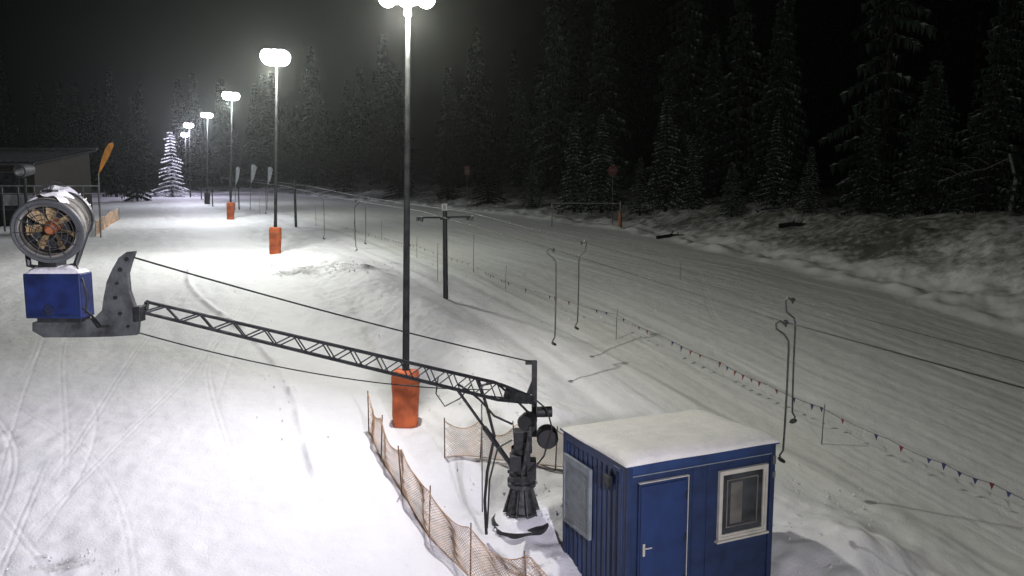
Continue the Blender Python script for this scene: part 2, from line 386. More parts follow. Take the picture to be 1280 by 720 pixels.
# ---------------------------------------------------------------- blue cabin
RZ=R(24); CO=at(784,585,11.8); ZB=-1.15; H=CO.z-ZB
cb=thing('site_cabin','blue metal site cabin with a snow covered roof, door and white framed window','cabin',(CO.x,CO.y,ZB),RZ)
ud=Vector((math.cos(RZ),math.sin(RZ),0)); vd=Vector((-math.sin(RZ),math.cos(RZ),0))
def solve(f,lo,hi,target):
    a=f(lo)<f(hi)
    for _ in range(40):
        mid=(lo+hi)/2
        if (f(mid)<target)==a: lo=mid
        else: hi=mid
    return (lo+hi)/2
def fu(u,z=1.0): return solve(lambda w:proj(Vector((CO.x,CO.y,z))+ud*w)[0],0,4,u)
def fl(u,z=1.0): return solve(lambda w:proj(Vector((CO.x,CO.y,z))+vd*w)[0],0,4,u)
def fz(v,w,dr): return solve(lambda z:proj(Vector((CO.x,CO.y,z))+dr*w)[1],-1,3,v)-ZB
Wd=fu(971,1.9); Dp=fl(704,1.9)
m=MB()
def ribwall(m,axis,length,fixed,out,z0,z1,pitch=.16,dep=.028):
    pts=[];x=.08
    while x<length-.08:
        for dx,dd in ((0,0),(.05,0),(.07,1),(.11,1),(.13,0)):
            if x+dx<=length-.08: pts.append((x+dx,dd))
        x+=pitch
    pts.append((length-.08,0))
    for (a,da),(b,db) in zip(pts[:-1],pts[1:]):
        if b-a<1e-6: continue
        fa=fixed-out*da*dep; fb=fixed-out*db*dep
        if axis=='x': vs=[(a,fa,z0),(b,fb,z0),(b,fb,z1),(a,fa,z1)]
        else: vs=[(fa,a,z0),(fb,b,z0),(fb,b,z1),(fa,a,z1)]
        m.add(vs,[(0,1,2,3)])
ribwall(m,'y',Dp,.03,-1,.15,H-.16); ribwall(m,'y',Dp,Wd-.03,1,.15,H-.16); ribwall(m,'x',Wd,Dp-.03,1,.15,H-.16)
m.build('ribbed_wall',M['blue'],cb,True)
dx0,dx1=fu(797,.6),fu(858,.6); dzt=fz(606,dx0,ud); wx0,wx1=fu(898,1.0),fu(958,1.0); wz1=fz(584,(wx0+wx1)/2,ud); wz0=fz(669,(wx0+wx1)/2,ud)
m=MB(); m.bb((.08,.03,.12),(Wd-.08,.07,H-.15))
for x in (dx1+.12,dx1+.4,wx1+.1): m.bb((x,.022,.15),(x+.012,.032,H-.16))
m.build('front_wall',M['blueD'],cb,True)
for x in (0,Wd-.1):
    for y in (0,Dp-.1): m=MB(); m.bb((x,y,.0),(x+.1,y+.1,H)); m.build('corner_post',M['blueD'],cb,True,bevel=.012)
for z0,z1 in ((0.001,.14),(H-.15,H-.001)):
    m=MB(); m.bb((.1,.004,z0),(Wd-.1,.09,z1)); m.bb((.1,Dp-.09,z0),(Wd-.1,Dp-.004,z1)); m.bb((.004,.1,z0),(.09,Dp-.1,z1)); m.bb((Wd-.09,.1,z0),(Wd-.004,Dp-.1,z1))
    m.build('frame_rail',M['blue'],cb,True)
m=MB(); m.bb((-.04,-.04,H+.001),(Wd+.04,Dp+.04,H+.035)); m.build('roof',M['blue'],cb,True)
m=MB(); m.bb((.1,-.012,H-.165),(Wd-.1,.003,H-.152)); m.build('drip_strip',M['shutter'],cb,True)
m=MB(); m.bb((dx0+.04,-.022,.35),(dx1-.04,.0,dzt-.04))
door=m.build('door',M['blueDoor'],cb,True,bevel=.004)
m=MB(); 
m.bb((dx0,-.012,.32),(dx0+.035,.03,dzt-.01)); m.bb((dx1-.035,-.012,.32),(dx1,.03,dzt-.01)); m.bb((dx0,-.014,dzt-.03),(dx1,.03,dzt+.01)); m.build('door_frame',M['blueD'],cb,True)
m=MB(); m.bb((dx0,-.03,dzt+.012),(dx1+.013,.02,dzt+.026)); m.bb((dx1+.002,-.022,.32),(dx1+.013,.02,dzt+.011)); m.build('door_edge_strip',M['white'],cb,True)
hx=dx0+.08; hz=fz(684,dx0+.1,ud)
m=MB(); m.bb((hx,-.036,hz-.14),(hx+.04,-.021,hz+.06)); m.tube((hx+.02,-.03,hz),(hx+.02,-.075,hz),.011); m.tube((hx+.012,-.072,hz),(hx+.14,-.072,hz-.005),.011)
m.build('handle',M['white'],door,True)
for z in (.9,1.6,2.3): m=MB(); m.tube((dx1-.03,-.028,z-.06),(dx1-.03,-.028,z+.06),.014); m.build('hinge',M['dark'],door,True)
def frame(m,x0,x1,z0,z1,t,y0,y1):
    m.bb((x0,y0,z0),(x0+t,y1,z1)); m.bb((x1-t,y0,z0),(x1,y1,z1)); m.bb((x0+t,y0,z0),(x1-t,y1,z0+t)); m.bb((x0+t,y0,z1-t),(x1-t,y1,z1))
m=MB(); frame(m,wx0,wx1,wz0,wz1,.045,-.035,.03); wf=m.build('window',M['white'],cb,True,bevel=.006)
m=MB(); frame(m,wx0+.045,wx1-.045,wz0+.045,wz1-.045,.035,-.018,.028); m.build('sash',M['white'],wf,True,bevel=.004)
a0,a1,b0_,b1_=wx0+.075,wx1-.075,wz0+.075,wz1-.075
m=MB(); m.bb((a0,.012,b0_),(a1,.029,b1_)); m.build('pane',M['glass'],wf,True)
m=MB(); frame(m,a0+.10,a1-.10,b0_+.10,b1_-.10,.022,.004,.0115); m.bb((a0+.18,.006,b0_+.16),(a0+.42,.0114,b1_-.16)); m.build('inner_blind',M['blind'],wf,True)
m=MB(); m.bb((wx0-.04,-.06,wz0-.035),(wx1+.04,.02,wz0-.002)); m.build('sill',M['white'],wf,True)
l0,l1=fl(739,1.0),fl(706,1.0); sz1=fz(576,(l0+l1)/2,vd); sz0=fz(662,(l0+l1)/2,vd)
m=MB(); 
m.bb((-.04,l0,sz0),(.02,l0+.06,sz1)); m.bb((-.04,l1-.06,sz0),(.02,l1,sz1)); m.bb((-.04,l0+.06,sz0),(.02,l1-.06,sz0+.06)); m.bb((-.04,l0+.06,sz1-.12),(.02,l1-.06,sz1))
wl=m.build('shuttered_window',M['shutter'],cb,True,bevel=.004)
m=MB(); nsl=19; ph=(sz1-.12-sz0-.06)/nsl
for k in range(nsl):
    z=sz0+.06+k*ph; m.bb((-.022,l0+.06,z),(.015,l1-.06,z+ph*.9))
m.build('roller_shutter',M['shutter'],wl,True)
m=MB(); m.bb((-.07,.42,H-.42),(.0,.6,H-.28)); m.bb((-.045,.48,H-.52),(.0,.55,H-.42)); m.build('junction_box',M['dark'],cb,True,bevel=.01)
for za,zb in ((.2,.35),(.48,.58)):
    m=MB(); m.bb((Wd-.07,-.02,H-zb),(Wd-.01,.0,H-za)); m.build('corner_bracket',M['galv'],cb,True)
m=MB(); m.poly([(-.05,.05,.1),(-.05,.05,H-.1),(-.1,.05,H-.04),(-.12,.2,H-.02)],.025); m.build('drainpipe',M['blueD'],cb,True)
# roof snow: even cap on the roof sheet, a little thicker at the front
m=MB(); nx,ny=64,48; vs=[];fs=[]
for j in range(ny):
    for i in range(nx):
        a=-1+2*i/(nx-1); b=-1+2*j/(ny-1)
        a2=math.copysign(1-(1-abs(a))**2.2,a); b2=math.copysign(1-(1-abs(b))**2.2,b)
        hh=max(0,(1-abs(a2)**10))**.5*max(0,(1-abs(b2)**8))**.5
        x=Wd/2+a2*(Wd/2+.05+.008*math.sin(b2*5)); y=Dp/2+b2*(Dp/2+.05+.008*math.sin(a2*6+1))
        n=float(vn(x/1.1,y/1.1,77))*.025
        vs.append((x,y,H+.03+hh*(.115+n-.085*b2-.01*a2)))
for j in range(ny-1):
    for i in range(nx-1): a=j*nx+i; fs.append((a,a+1,a+1+nx,a+nx))
m.add(vs,fs); m.build('roof_snow',M['roofsnow'],cb,True,True)
# ---------------------------------------------------------------- snow gun on boom
gb=at(652,655,14.6); gz=gb.z
sg=thing('snow_gun','snow making fan gun with blue box carried on a long lattice boom and pedestal','snow gun',(gb.x,gb.y,gz))
bx,by=gb.x,gb.y
base=MB(); base.lathe((bx,by,gz-.3),(0,0,1),[(0,.5),(.26,.56),(.38,.58),(.42,.55),(.42,0)],32)
bo=base.build('base_drum',M['dark'],sg,smooth=True)
m=MB(); nn=26; vs=[];fs=[]
for j in range(9):
    for k in range(nn):
        a=2*math.pi*k/nn; q=j/8; rr_=(.60-.42*q)*(1+.08*math.sin(a*3+1)); x=bx+rr_*math.cos(a); y=by+rr_*math.sin(a)
        vs.append((x,y,gz+.08+.17*math.sin(q*1.57)+.08*float(vn(x/.2,y/.2,5))*(1-abs(q-.5))))
for j in range(8):
    for k in range(nn): a=j*nn+k; b=j*nn+(k+1)%nn; fs.append((a,b,b+nn,a+nn))
m.add(vs,fs); m.build('base_snow',M['snow'],bo,smooth=True)
m=MB(); z0=gz+.22
m.lathe((bx,by,z0),(0,0,1),[(0,.30),(.05,.30),(.06,.24),(.5,.15),(.55,.27),(.62,.27),(.64,.2),(.7,.2)],28)
for k in range(10):
    a=k*math.pi/5; r=Matrix.Rotation(a,3,'Z')
    m.prism([Vector((bx,by,z0+.02))+r@Vector((.12,-.012,0)),Vector((bx,by,z0+.02))+r@Vector((.36,-.012,0)),Vector((bx,by,z0+.5))+r@Vector((.22,-.012,0)),Vector((bx,by,z0+.5))+r@Vector((.12,-.012,0))],r@Vector((0,.024,0)))
m.build('pedestal',M['pedestal'],sg)
zc=z0+.7
def gp(u,v,Y=14.6): return at(u,v,Y)
m=MB()
m.lathe((bx,by,zc-.02),(0,0,1),[(0,.24),(.12,.24),(.14,.16),(.5,.15),(.52,.2),(.62,.2)],24)
m.box((bx+.02,by,zc+.75),(.34,.3,.36)); m.box((bx-.12,by-.12,zc+.35),(.22,.25,.3))
m.box((bx+.18,by-.05,zc+.2),(.18,.32,.35)); m.box((bx+.1,by-.2,zc+.55),(.12,.1,.4)); m.box((bx-.02,by-.16,zc+.02),(.5,.06,.1))
for k in range(12):
    a=k*math.pi/6; m.box((bx+.25*math.cos(a),by+.25*math.sin(a),zc+.12),(.04,.04,.06))
m.build('slewing_column',M['dark'],sg,bevel=.01)
def part(f,name,mt_,**kw): m=MB(); f(m); return m.build(name,mt_,sg,**kw)
c=gp(684,545,14.4); part(lambda m:m.lathe(c-Vector((0,.2,0)),(0,1,0),[(0,0),(0,.17),(.04,.2),(.3,.2),(.34,.15),(.36,0)],24),'winch_motor',M['black'],smooth=True)
c=gp(656,527,14.35); part(lambda m:m.lathe(c-Vector((0,.12,0)),(.3,1,0),[(0,0),(0,.13),(.05,.16),(.28,.16),(.28,0)],20),'winch_motor',M['black'],smooth=True)
c=gp(679,515,14.4); part(lambda m:m.lathe(c-Vector((.12,.0,0)),(1,.1,0),[(0,0),(0,.1),(.28,.1),(.28,0)],16),'winch_motor',M['black'],smooth=True)
m=MB(); m.tube(gp(664,533,14.15),gp(655,585,14.3),.035); m.build('drive_shaft',M['pedestal'],sg)
mt=gp(668,453,14.7); mb_=gp(668,545,14.7)
m=MB(); m.box((mt.x,mt.y,(mt.z+mb_.z)/2),(.10,.12,mt.z-mb_.z)); m.box((mt.x-.06,mt.y,mt.z+.0),(.22,.14,.06)); 
m.prism([mt+Vector((-.05,-.03,-.35)),mt+Vector((-.05,-.03,-.6)),mt+Vector((-.18,-.03,-.68))],(0,.06,0))
m.build('mast',M['dark'],sg)
# lattice boom
root=gp(655,497,14.5); tip=at(182,384,10.75)
ax=(tip-root).normalized(); side=ax.cross(Vector((0,0,1))).normalized(); up=side.cross(ax).normalized()
if up.z<0: up=-up
L=(tip-root).length
def cs(t,a,b):
    w=.26*(1-t)+.14*t; h=.30*(1-t)+.15*t
    if t<.10: h*= .45+.55*t/.10
    return root+ax*(L*t)+side*(a*w/2)+up*(b*h/2)
m=MB()
for a in (-1,1):
    for b in (-1,1):
        m.poly([cs(t,a,b) for t in (0,.05,.1,.4,.7,1)],[.03,.03,.028,.026,.024,.022],6)
N=13
for i in range(N):
    t0=.08+.92*i/N; t1=.08+.92*(i+1)/N; tm=(t0+t1)/2
    for a in (-1,1):
        m.tube(cs(t0,a,-1),cs(tm,a,1),.012,seg=5); m.tube(cs(tm,a,1),cs(t1,a,-1),.012,seg=5)
    for b in (-1,1):
        m.tube(cs(t0,-1,b),cs(t0,1,b),.012,seg=5)
for a in (-1,1): m.tube(cs(1,a,-1),cs(1,a,1),.02)
m.box(root+ax*.12,(.45,.34,.16),Matrix((ax,side,up)).transposed())
boom=m.build('boom',M['dark'],sg)
m=MB(); e=cs(.22,0,-1); s_=Vector((bx-.12,by-.05,zc+.15)); m.tube(s_,s_.lerp(e,.55),.05); m.tube(s_.lerp(e,.5),e,.028); m.build('lift_cylinder',M['dark'],sg,smooth=True)
def rope(m,a,b,sag,r,n=24,seg=5):
    m.poly([a.lerp(b,i/n)-Vector((0,0,sag*4*(i/n)*(1-i/n))) for i in range(n+1)],r,seg); return m
YB=10.55
out=[(168,314),(158,315),(148,322),(140,336),(133,352),(129,372),(127,388),(118,397),(98,401),(62,401),(40,403),(40,414),(54,422),(100,422),(140,421),(171,419),(173,400),(168,384),(161,364),(159,342),(163,328)]
m=MB(); pts=[at(u,v,YB-.05) for u,v in out]; m.prism(pts,(0,.09,0)); m.build('head_bracket',M['gunGrey'],sg,bevel=.008)
for u,v,r in ((158,324,.026),(150,337,.028),(146,354,.022),(144,372,.026),(150,392,.026),(160,408,.02)):
    m=MB(); c=at(u,v,YB-.06); m.lathe(c-Vector((0,.008,0)),(0,1,0),[(0,0),(0,r),(.02,r),(.02,r*.6)],14); m.build('bracket_bolt',M['black'],sg)
m=MB(); c=at(174,392,YB); m.box(c,(.1,.16,.2)); m.tube(c,tip,.05); m.build('boom_joint',M['dark'],sg,bevel=.01)
m=MB(); rope(m,at(168,322,YB),mt,.06,.013); m.build('stay_cable',M['rope'],sg)
m=MB(); rope(m,at(170,415,YB),gp(612,487,14.3),.20,.010); m.build('stay_cable',M['rope'],sg)
e0=gp(598,478,14.2)
for pl,r in (([e0+Vector((0,0,.05)),e0+Vector((.06,0,-.15)),gp(609,510,14.3),gp(618,545,14.2),gp(609,590,14.1),gp(606,625,14.1),gp(608,668,14.0)],.028),
 ([gp(640,530,14.3),gp(618,520,14.2),gp(600,500,14.2),gp(585,488,14.2),gp(572,480,14.1)],.02),
 ([gp(640,550,14.3),gp(622,560,14.2),gp(612,600,14.1),gp(609,660,14.0)],.018),
 ([gp(548,470,14.0),gp(545,492,14.0),gp(556,508,14.1),gp(575,498,14.2),gp(590,480,14.2)],.012),
 ([gp(600,482,14.2),gp(620,478,14.3),gp(645,500,14.4),gp(665,520,14.4)],.022),
 ([gp(670,500,14.3),gp(684,512,14.2),gp(690,535,14.2),gp(680,570,14.2),gp(664,590,14.2)],.016)):
    m=MB(); m.poly(pl,r,8); m.build('hose',M['black'],sg,smooth=True)
m=MB(); m.tube(gp(603,640,14.0),gp(602,505,14.0),.012); m.build('support_stake',M['galv'],sg)
# fan-gun head
YG=10.35; K=.86
b0=at(29,342,YG); b1=at(104,398,YG); 
m=MB(); m.bb((b0.x,YG-.02,b1.z),(b1.x,YG+.30,b0.z)); hb=m.build('control_box',M['gunBlue'],sg,bevel=.015)
m=MB(); frame(m,b0.x+.03,b1.x-.03,b1.z+.03,b0.z-.03,.012,YG-.03,YG-.021)
m.build('box_lid_trim',M['blueD'],hb)
cx,cz=at(62,387,YG).x,at(62,387,YG).z
m=MB(); m.lathe((cx,YG-.024,cz),(0,-1,0),[(0,.07),(.006,.07),(.006,.055),(0,.055)],24)
m.box((cx-.02,YG-.027,cz),(.016,.006,.07),Matrix.Rotation(.4,3,'Y')); m.box((cx+.02,YG-.027,cz),(.016,.006,.07),Matrix.Rotation(-.4,3,'Y')); m.box((cx,YG-.0275,cz-.03),(.06,.006,.014))
m.build('emblem',M['dark'],hb)
m=MB(); nx=18; vs=[];fs=[]
for j in range(nx):
    for i in range(nx):
        a=-1+2*i/(nx-1); b=-1+2*j/(nx-1); hh=math.sqrt(max(0,1-abs(a)**5))*math.sqrt(max(0,1-abs(b)**5))
        x=(b0.x+b1.x)/2+a*.48*(b1.x-b0.x); y=YG+.14+b*.15
        vs.append((x,y,b0.z-.005+hh*(.085+.06*float(vn(x/.15,y/.15,9)))))
for j in range(nx-1):
    for i in range(nx-1): a=j*nx+i; fs.append((a,a+1,a+1+nx,a+nx))
m.add(vs,fs); m.build('box_snow',M['snow'],hb,smooth=True)
m=MB(); m.bb((b0.x+.1,YG+.05,b1.z-.06),(b1.x-.05,YG+.28,b1.z)); m.build('box_foot',M['dark'],sg,bevel=.01)
ci=at(60,289,YG-.1); axg=Vector((-.22,.92,.24)).normalized()
nk=at(66,336,YG+.2)
m=MB(); m.box(nk+Vector((0,0,.02)),(.24,.24,.2))
for sx in (-1,1):
    sd=axg.cross(Vector((0,0,1))).normalized()*sx
    m.poly([nk+sd*.06,nk+sd*.28+Vector((0,0,.05)),ci+axg*.4+sd*.40],.035,8)
m.build('yoke',M['dark'],sg)
pf=lambda pr:[(h*.9,r*K) for h,r in pr]
m=MB()
m.lathe(ci,axg,pf([(.02,.37),(0,.42),(-.03,.46),(-.02,.485),(.04,.49),(.1,.46),(.12,.475),(.15,.475),(.17,.455),(.35,.44),(.37,.46),(.40,.46),(.42,.43),(.62,.41),(.66,.43),(.74,.43),(.76,.38),(1.0,.35),(1.0,.32),(.76,.34),(.3,.38),(.02,.37)]),44)
br=m.build('fan_barrel',M['cream'],sg,smooth=True)
m=MB(); m.lathe(ci,axg,pf([(-.035,.40),(-.05,.475),(-.035,.495),(.0,.497),(.0,.49)]),44); m.build('intake_ring',M['panelD'],br,smooth=True)
m=MB(); m.lathe(ci,axg,pf([(.0,.372),(.3,.372)]),44); m.build('inner_sleeve',M['dark'],br,smooth=True)
m=MB(); m.lathe(ci,axg,pf([(.64,.435),(.66,.455),(.74,.455),(.76,.435)]),44)
u_=axg.cross(Vector((0,0,1))).normalized(); w_=axg.cross(u_)
m.build('nozzle_ring',M['dark'],br)
for k in range(20):
    m=MB(); a=k*math.pi/10; c=ci+axg*.9+(u_*math.cos(a)+w_*math.sin(a))*.345*K; m.tube(c-axg*.06,c+axg*.04,.018,seg=6); m.build('nozzle',M['dark'],br)
m=MB(); m.lathe(ci+axg*.3,axg,[(0,.0),(0,.37*K)],40); m.build('stator_plate',M['dark'],br)
for k in range(7):
    m=MB(); a=k*2*math.pi/7+.3; pts=[]
    for rr,da,dz in ((.11,-.2,.02),(.22,-.2,-.02),(.355,-.12,-.02),(.36,.22,.05),(.24,.28,.09),(.11,.3,.10)):
        pts.append(ci+axg*(.12+dz)+(u_*math.cos(a+da)+w_*math.sin(a+da))*rr*K)
    m.prism(pts,axg*.01)
    m.build('fan_blade',M['blade'],br)
m=MB(); m.lathe(ci+axg*.02,axg,[(0,0),(0,.04),(.02,.06),(.1,.085),(.3,.1)],24); m.build('fan_hub',M['orangeD'],br,smooth=True)
m=MB()
for rr in (.12,.2,.28,.36,.43):
    n=36; m.poly([ci-axg*(.055-.03*rr)+(u_*math.cos(2*math.pi*k/n)+w_*math.sin(2*math.pi*k/n))*rr*K for k in range(n+1)],.0045,4,False)
for k in range(12):
    a=k*math.pi/6; d=(u_*math.cos(a)+w_*math.sin(a)); m.tube(ci-axg*.05+d*.1*K,ci-axg*.04+d*.47*K,.005,seg=4)
m.build('wire_guard',M['steel'],br)
m=MB()
vs=[];fs=[]
for i in range(16):
    h=.0+.97*i/15; rr=np.interp(h,[0,.1,.62,.66,.74,.76,1],[.50,.475,.43,.455,.455,.385,.352])*K; h*=.9
    for k in range(15):
        wdt=.55+.5*float(vn(i*.7,2,8)); q=(k/14-.5)*2*wdt; th=(1-(abs(q)/wdt)**4)*.045*(1+1.1*float(vn(i*.8,k*.7,3)))
        upv=(Vector((0,0,1))-axg*axg.z).normalized(); sd=axg.cross(upv)
        vs.append(ci+axg*h+(upv*math.cos(q)+sd*math.sin(q))*(float(rr)+th-.002))
for i in range(15):
    for k in range(14): a=i*15+k; fs.append((a,a+1,a+16,a+15))
m.add(vs,fs); m.build('barrel_snow',M['snow'],br,smooth=True)
m=MB(); c=ci+axg*.2+Vector((0,0,.44)); m.box(c,(.14,.14,.08)); m.poly([c+Vector((0,0,.03)),c+Vector((.03,0,.14)),c+Vector((.12,.1,.12))],.01)
m.build('sensor_bracket',M['dark'],sg)
for pl,r in (([at(104,385,YG),at(118,398,YG),at(126,408,YG-.05),at(135,408,YB-.1)],.016),([at(95,330,YG+.2),at(104,352,YG),at(110,372,YG),at(107,392,YG)],.012)):
    m=MB(); m.poly(pl,r); m.build('cable_loop',M['black'],sg,smooth=True)
# ---------------------------------------------------------------- net fences
def net_fence(name,label,path,H,cell=.085,r=.0042,lean=.0,slump=.2):
    pts=[Vector(p) for p in path]
    cum=[0]
    for a,b in zip(pts[:-1],pts[1:]): cum.append(cum[-1]+math.hypot(b.x-a.x,b.y-a.y))
    L=cum[-1]; t=thing(name,label,'net fence',pts[0],0)
    def f(s,h):
        s=min(max(s,0),L)
        for i in range(len(pts)-1):
            if s<=cum[i+1]+1e-6: break
        q=(s-cum[i])/(cum[i+1]-cum[i]); p=pts[i].lerp(pts[i+1],q); g=zg(p.x,p.y)
        sag=4*q*(1-q)*slump*(h/H)*(1+.4*math.sin(i*2.1))
        d=(pts[i+1]-pts[i]).normalized(); n=Vector((-d.y,d.x,0))
        return Vector((p.x,p.y,g+.02+h-sag))+n*(.09*math.sin(q*6.3+s)*math.sin(h/H*3))
    m=MB(); n=int((L+H)/cell)
    for i in range(n+1):
        s0=i*cell-H
        for sg_ in (1,-1):
            ps=[]
            for j in range(6):
                h=H*j/5; s=s0+h if sg_==1 else s0+H-h
                if 0<=s<=L: ps.append(f(s,h))
            if len(ps)>1: m.poly(ps,r,3,False)
    for h in (0.0,H):
        m.poly([f(L*i/60,h) for i in range(61)],.010,4,False)
    m.build('net',M['net'],t)
    for i,p in enumerate(pts):
        g=zg(p.x,p.y); b=MB(); b.tube((p.x,p.y,g-.2),(p.x+.07*math.sin(i*2.3),p.y+lean,g+H+.09),.016,.014,6); b.build('post',M['netpost'],t)
    return t
path=[G(461,541),G(476,574),G(503,618),G(536,672),G(588,724),G(660,765,ymin=6),G(760,850,ymin=5)]
net_fence('net_fence','orange brown net fence curving around the near side of the snow gun pedestal',path,.92,.062,.005)
net_fence('net_fence','short orange brown net fence standing behind the snow gun pedestal',[G(556,574),G(600,573),G(645,577),G(694,585),Vector((2.1,16.4,zg(2.1,16.4)))],.82,.062,.005)
net_fence('net_fence','small orange net fence beside the lodge at the far left',[G(120,296),G(128,288),G(138,281),G(149,275)],.95,.16,.014,slump=.1)
# ---------------------------------------------------------------- lift
T1=at(557,363,30); T1.z=zg(T1.x,T1.y); 
T2=at(370,286,59); T2.z=zg(T2.x,T2.y)
dirn=Vector((-.45,.89,0)).normalized(); perp=Vector((dirn.y,-dirn.x,0))
def tower(p,h,label,plate=True,wide=1.0):
    t=thing('lift_tower',label,'lift tower',p,0,'drag lift support towers')
    m=MB(); m.poly([p-Vector((0,0,.5)),p+Vector((0,0,h))],[.10,.085],12); m.build('mast',M['dark'],t,smooth=True)
    m=MB(); c=p+Vector((0,0,h-.5)); rot=Matrix((perp,dirn,Vector((0,0,1)))).transposed()
    m.box(c,(2*wide,.06,.06),rot); m.box(c-Vector((0,0,.06)),(.4,.08,.06),rot); m.build('crossarm',M['dark'],t)
    for s in (-1,1):
        m=MB(); e=c+perp*(wide*s)
        m.box(e+Vector((0,0,-.0)),(.04,.55,.05),rot)
        b=m.build('roller_frame',M['dark'],t)
        for q in (-.2,.2):
            w=MB(); w.lathe(e+dirn*q-perp*.04+Vector((0,0,-.05)),perp,[(0,0),(0,.09),(.02,.10),(.04,.07),(.06,.10),(.08,.09),(.08,0)],16); w.build('roller',M['steel'],b,smooth=True)
    if plate:
        pp=p+Vector((0,-.12,h-.12)); m=MB(); m.box(pp,(.2,.01,.26)); pl=m.build('number_plate',M['pwhite'],t)
        m=MB()
        for zc_ in (-.045,.045): m.lathe(pp+Vector((0,-.008,zc_)),(0,-1,0),[(0,.045),(.004,.045),(.004,.024),(0,.024)],14)
        m.build('digit',M['black'],pl)
tower(T1,3.55,'dark drag lift tower with number plate and crossarm, in the middle of the slope')
tower(T2,3.5,'slim dark drag lift tower farther up the slope behind the lamp posts',False,.9)
T3=T2+dirn*34; T3.z=zg(T3.x,T3.y); tower(T3,3.5,'farthest drag lift tower, small and dark near the top of the slope',False,.9)
Lr=[at(1420,524,9.0),at(1280,485,10.3),at(980,402,13.9),at(690,311,21.3),at(527,264,30.0)]
Rr=[at(1420,490,10.2),at(1280,452,11.8),at(990,374,15.9),at(725,302,23.0),at(589,266,30.0)]
def lin(pts,side):
    b=pts[-1]
    arm=T2+Vector((0,0,3.0))+perp*(.9*side); arm3=T3+Vector((0,0,3.0))+perp*(.9*side)
    return [pts[0]+(pts[0]-pts[1])*6]+pts+[b.lerp(arm,.5)-Vector((0,0,.12)),arm,arm3]
LL=lin(Lr,-1); RL=lin(Rr,1)
tag(MB().poly(LL,.012,6).build('haul_rope',M['rope']),'dark steel haul rope of the drag lift, the nearer lower line','rope')
tag(MB().poly(RL,.009,6).build('haul_rope',M['rope']),'dark steel haul rope of the drag lift, the farther upper line','rope')
def pt_at_u(poly,u):
    for a,b in zip(poly[:-1],poly[1:]):
        for i in range(200):
            p=a.lerp(b,i/200)
            if p.y>2 and abs(proj(p)[0]-u)<(2 if p.y<40 else 1): return p
    return None
def hanger(u,line,length,label,kind=0,flip=1):
    p=pt_at_u(line,u)
    if p is None: return
    t=thing('lift_hanger',label,'lift hanger',p,0,'tow hangers on the drag lift')
    m=MB(); m.box(p,(.05,.12,.06)); m.tube(p,p-Vector((0,0,.08)),.02); m.build('rope_grip',M['dark'],t)
    s=flip; L=length
    pr=[(0,-.05),(-.10*s,.02),(-.17*s,-.03),(-.16*s,-.12),(-.02*s,-.22),(.06*s,-.34),(.07*s,-.5)] if kind==0 else [(0,-.05),(.1*s,.05),(.14*s,-.02),(.12*s,-.25),(-.04*s,-.38),(-.07*s,-.5)]
    xe=pr[-1][0]; pr+=[(xe,-L*.5),(xe-.01*s,-L*.78),(xe-.02*s,-L*.93),(xe-.08*s,-L*.97),(xe-.05*s,-L)]
    m=MB(); m.poly([p+Vector((a,.0,b)) for a,b in pr],.019,7); m.build('tow_rod',M['steel'],t,smooth=True)
    m=MB(); e=p+Vector((pr[-1][0],0,pr[-1][1])); m.lathe(e-Vector((0,0,.02)),(.5*s,-.2,1),[(0,0),(0,.07),(.015,.08),(.03,.07),(.035,0)],18); m.build('button_seat',M['dark'],t,smooth=True)
hanger(690,LL,2.55,'steel tow hanger at mid picture, left one of the middle pair, with crooked top',0,1)
hanger(725,RL,2.5,'steel tow hanger at mid picture, right one of the middle pair, on the farther rope',1,1)
hanger(981,LL,2.5,'nearest steel tow hanger above the cabin, its foot hanging lowest',0,1)
hanger(990,RL,2.5,'steel tow hanger right above the cabin, behind the lowest hanging one',1,-1)
hanger(457,RL,2.5,'small tow hanger left of the nearest lamp post, beyond the near tower',1,1)
hanger(402,LL,2.5,'distant tow hanger between the second lift tower and nearest lamp post',0,1)
hanger(443,LL,2.4,'distant thin tow hanger just left of another, left of the nearest lamp post',0,-1)
hanger(330,LL,2.4,'farthest tow hanger, tiny, beside the second lamp post',0,1)
# pennant string and stakes
pk=[(430,283),(478,296),(520,306),(592,330),(630,350),(700,372),(770,392),(830,420),(900,452),(960,480),(1027,508),(1110,548),(1180,578),(1240,602),(1330,640)]
SP=[G(u,v,.65) for u,v in pk]
for p in SP: p.z=zg(p.x,p.y)+.62
ps=thing('pennant_string','string of small red, blue and white pennants strung low along the lift track','pennants',(SP[-3].x,SP[-3].y,SP[-3].z-.62))
m=MB(); full=[]
for a,b in zip(SP[:-1],SP[1:]):
    for i in range(12):
        q=i/12; full.append(a.lerp(b,q)-Vector((0,0,.05*4*q*(1-q))))
m.poly(full,.006,4); m.build('cord',M['rope'],ps)
acc=0; cnt=0; rr=random.Random(2)
for a,b in zip(full[::-1][:-1],full[::-1][1:]):
    acc+=(b-a).length
    if acc>.27 and cnt<98:
        acc=0
        if rr.random()<.25: continue
        d=(b-a).normalized()*.05; c=a
        sw=rr.uniform(-.04,.04)
        m=MB(); m.prism([c-d,c+d,c+Vector((sw,sw,-rr.uniform(.10,.16)))],Vector((.004,.004,0))); m.build('pennant',M[rr.choice(('red','pblue','pblue','pwhite','red'))],ps); cnt+=1
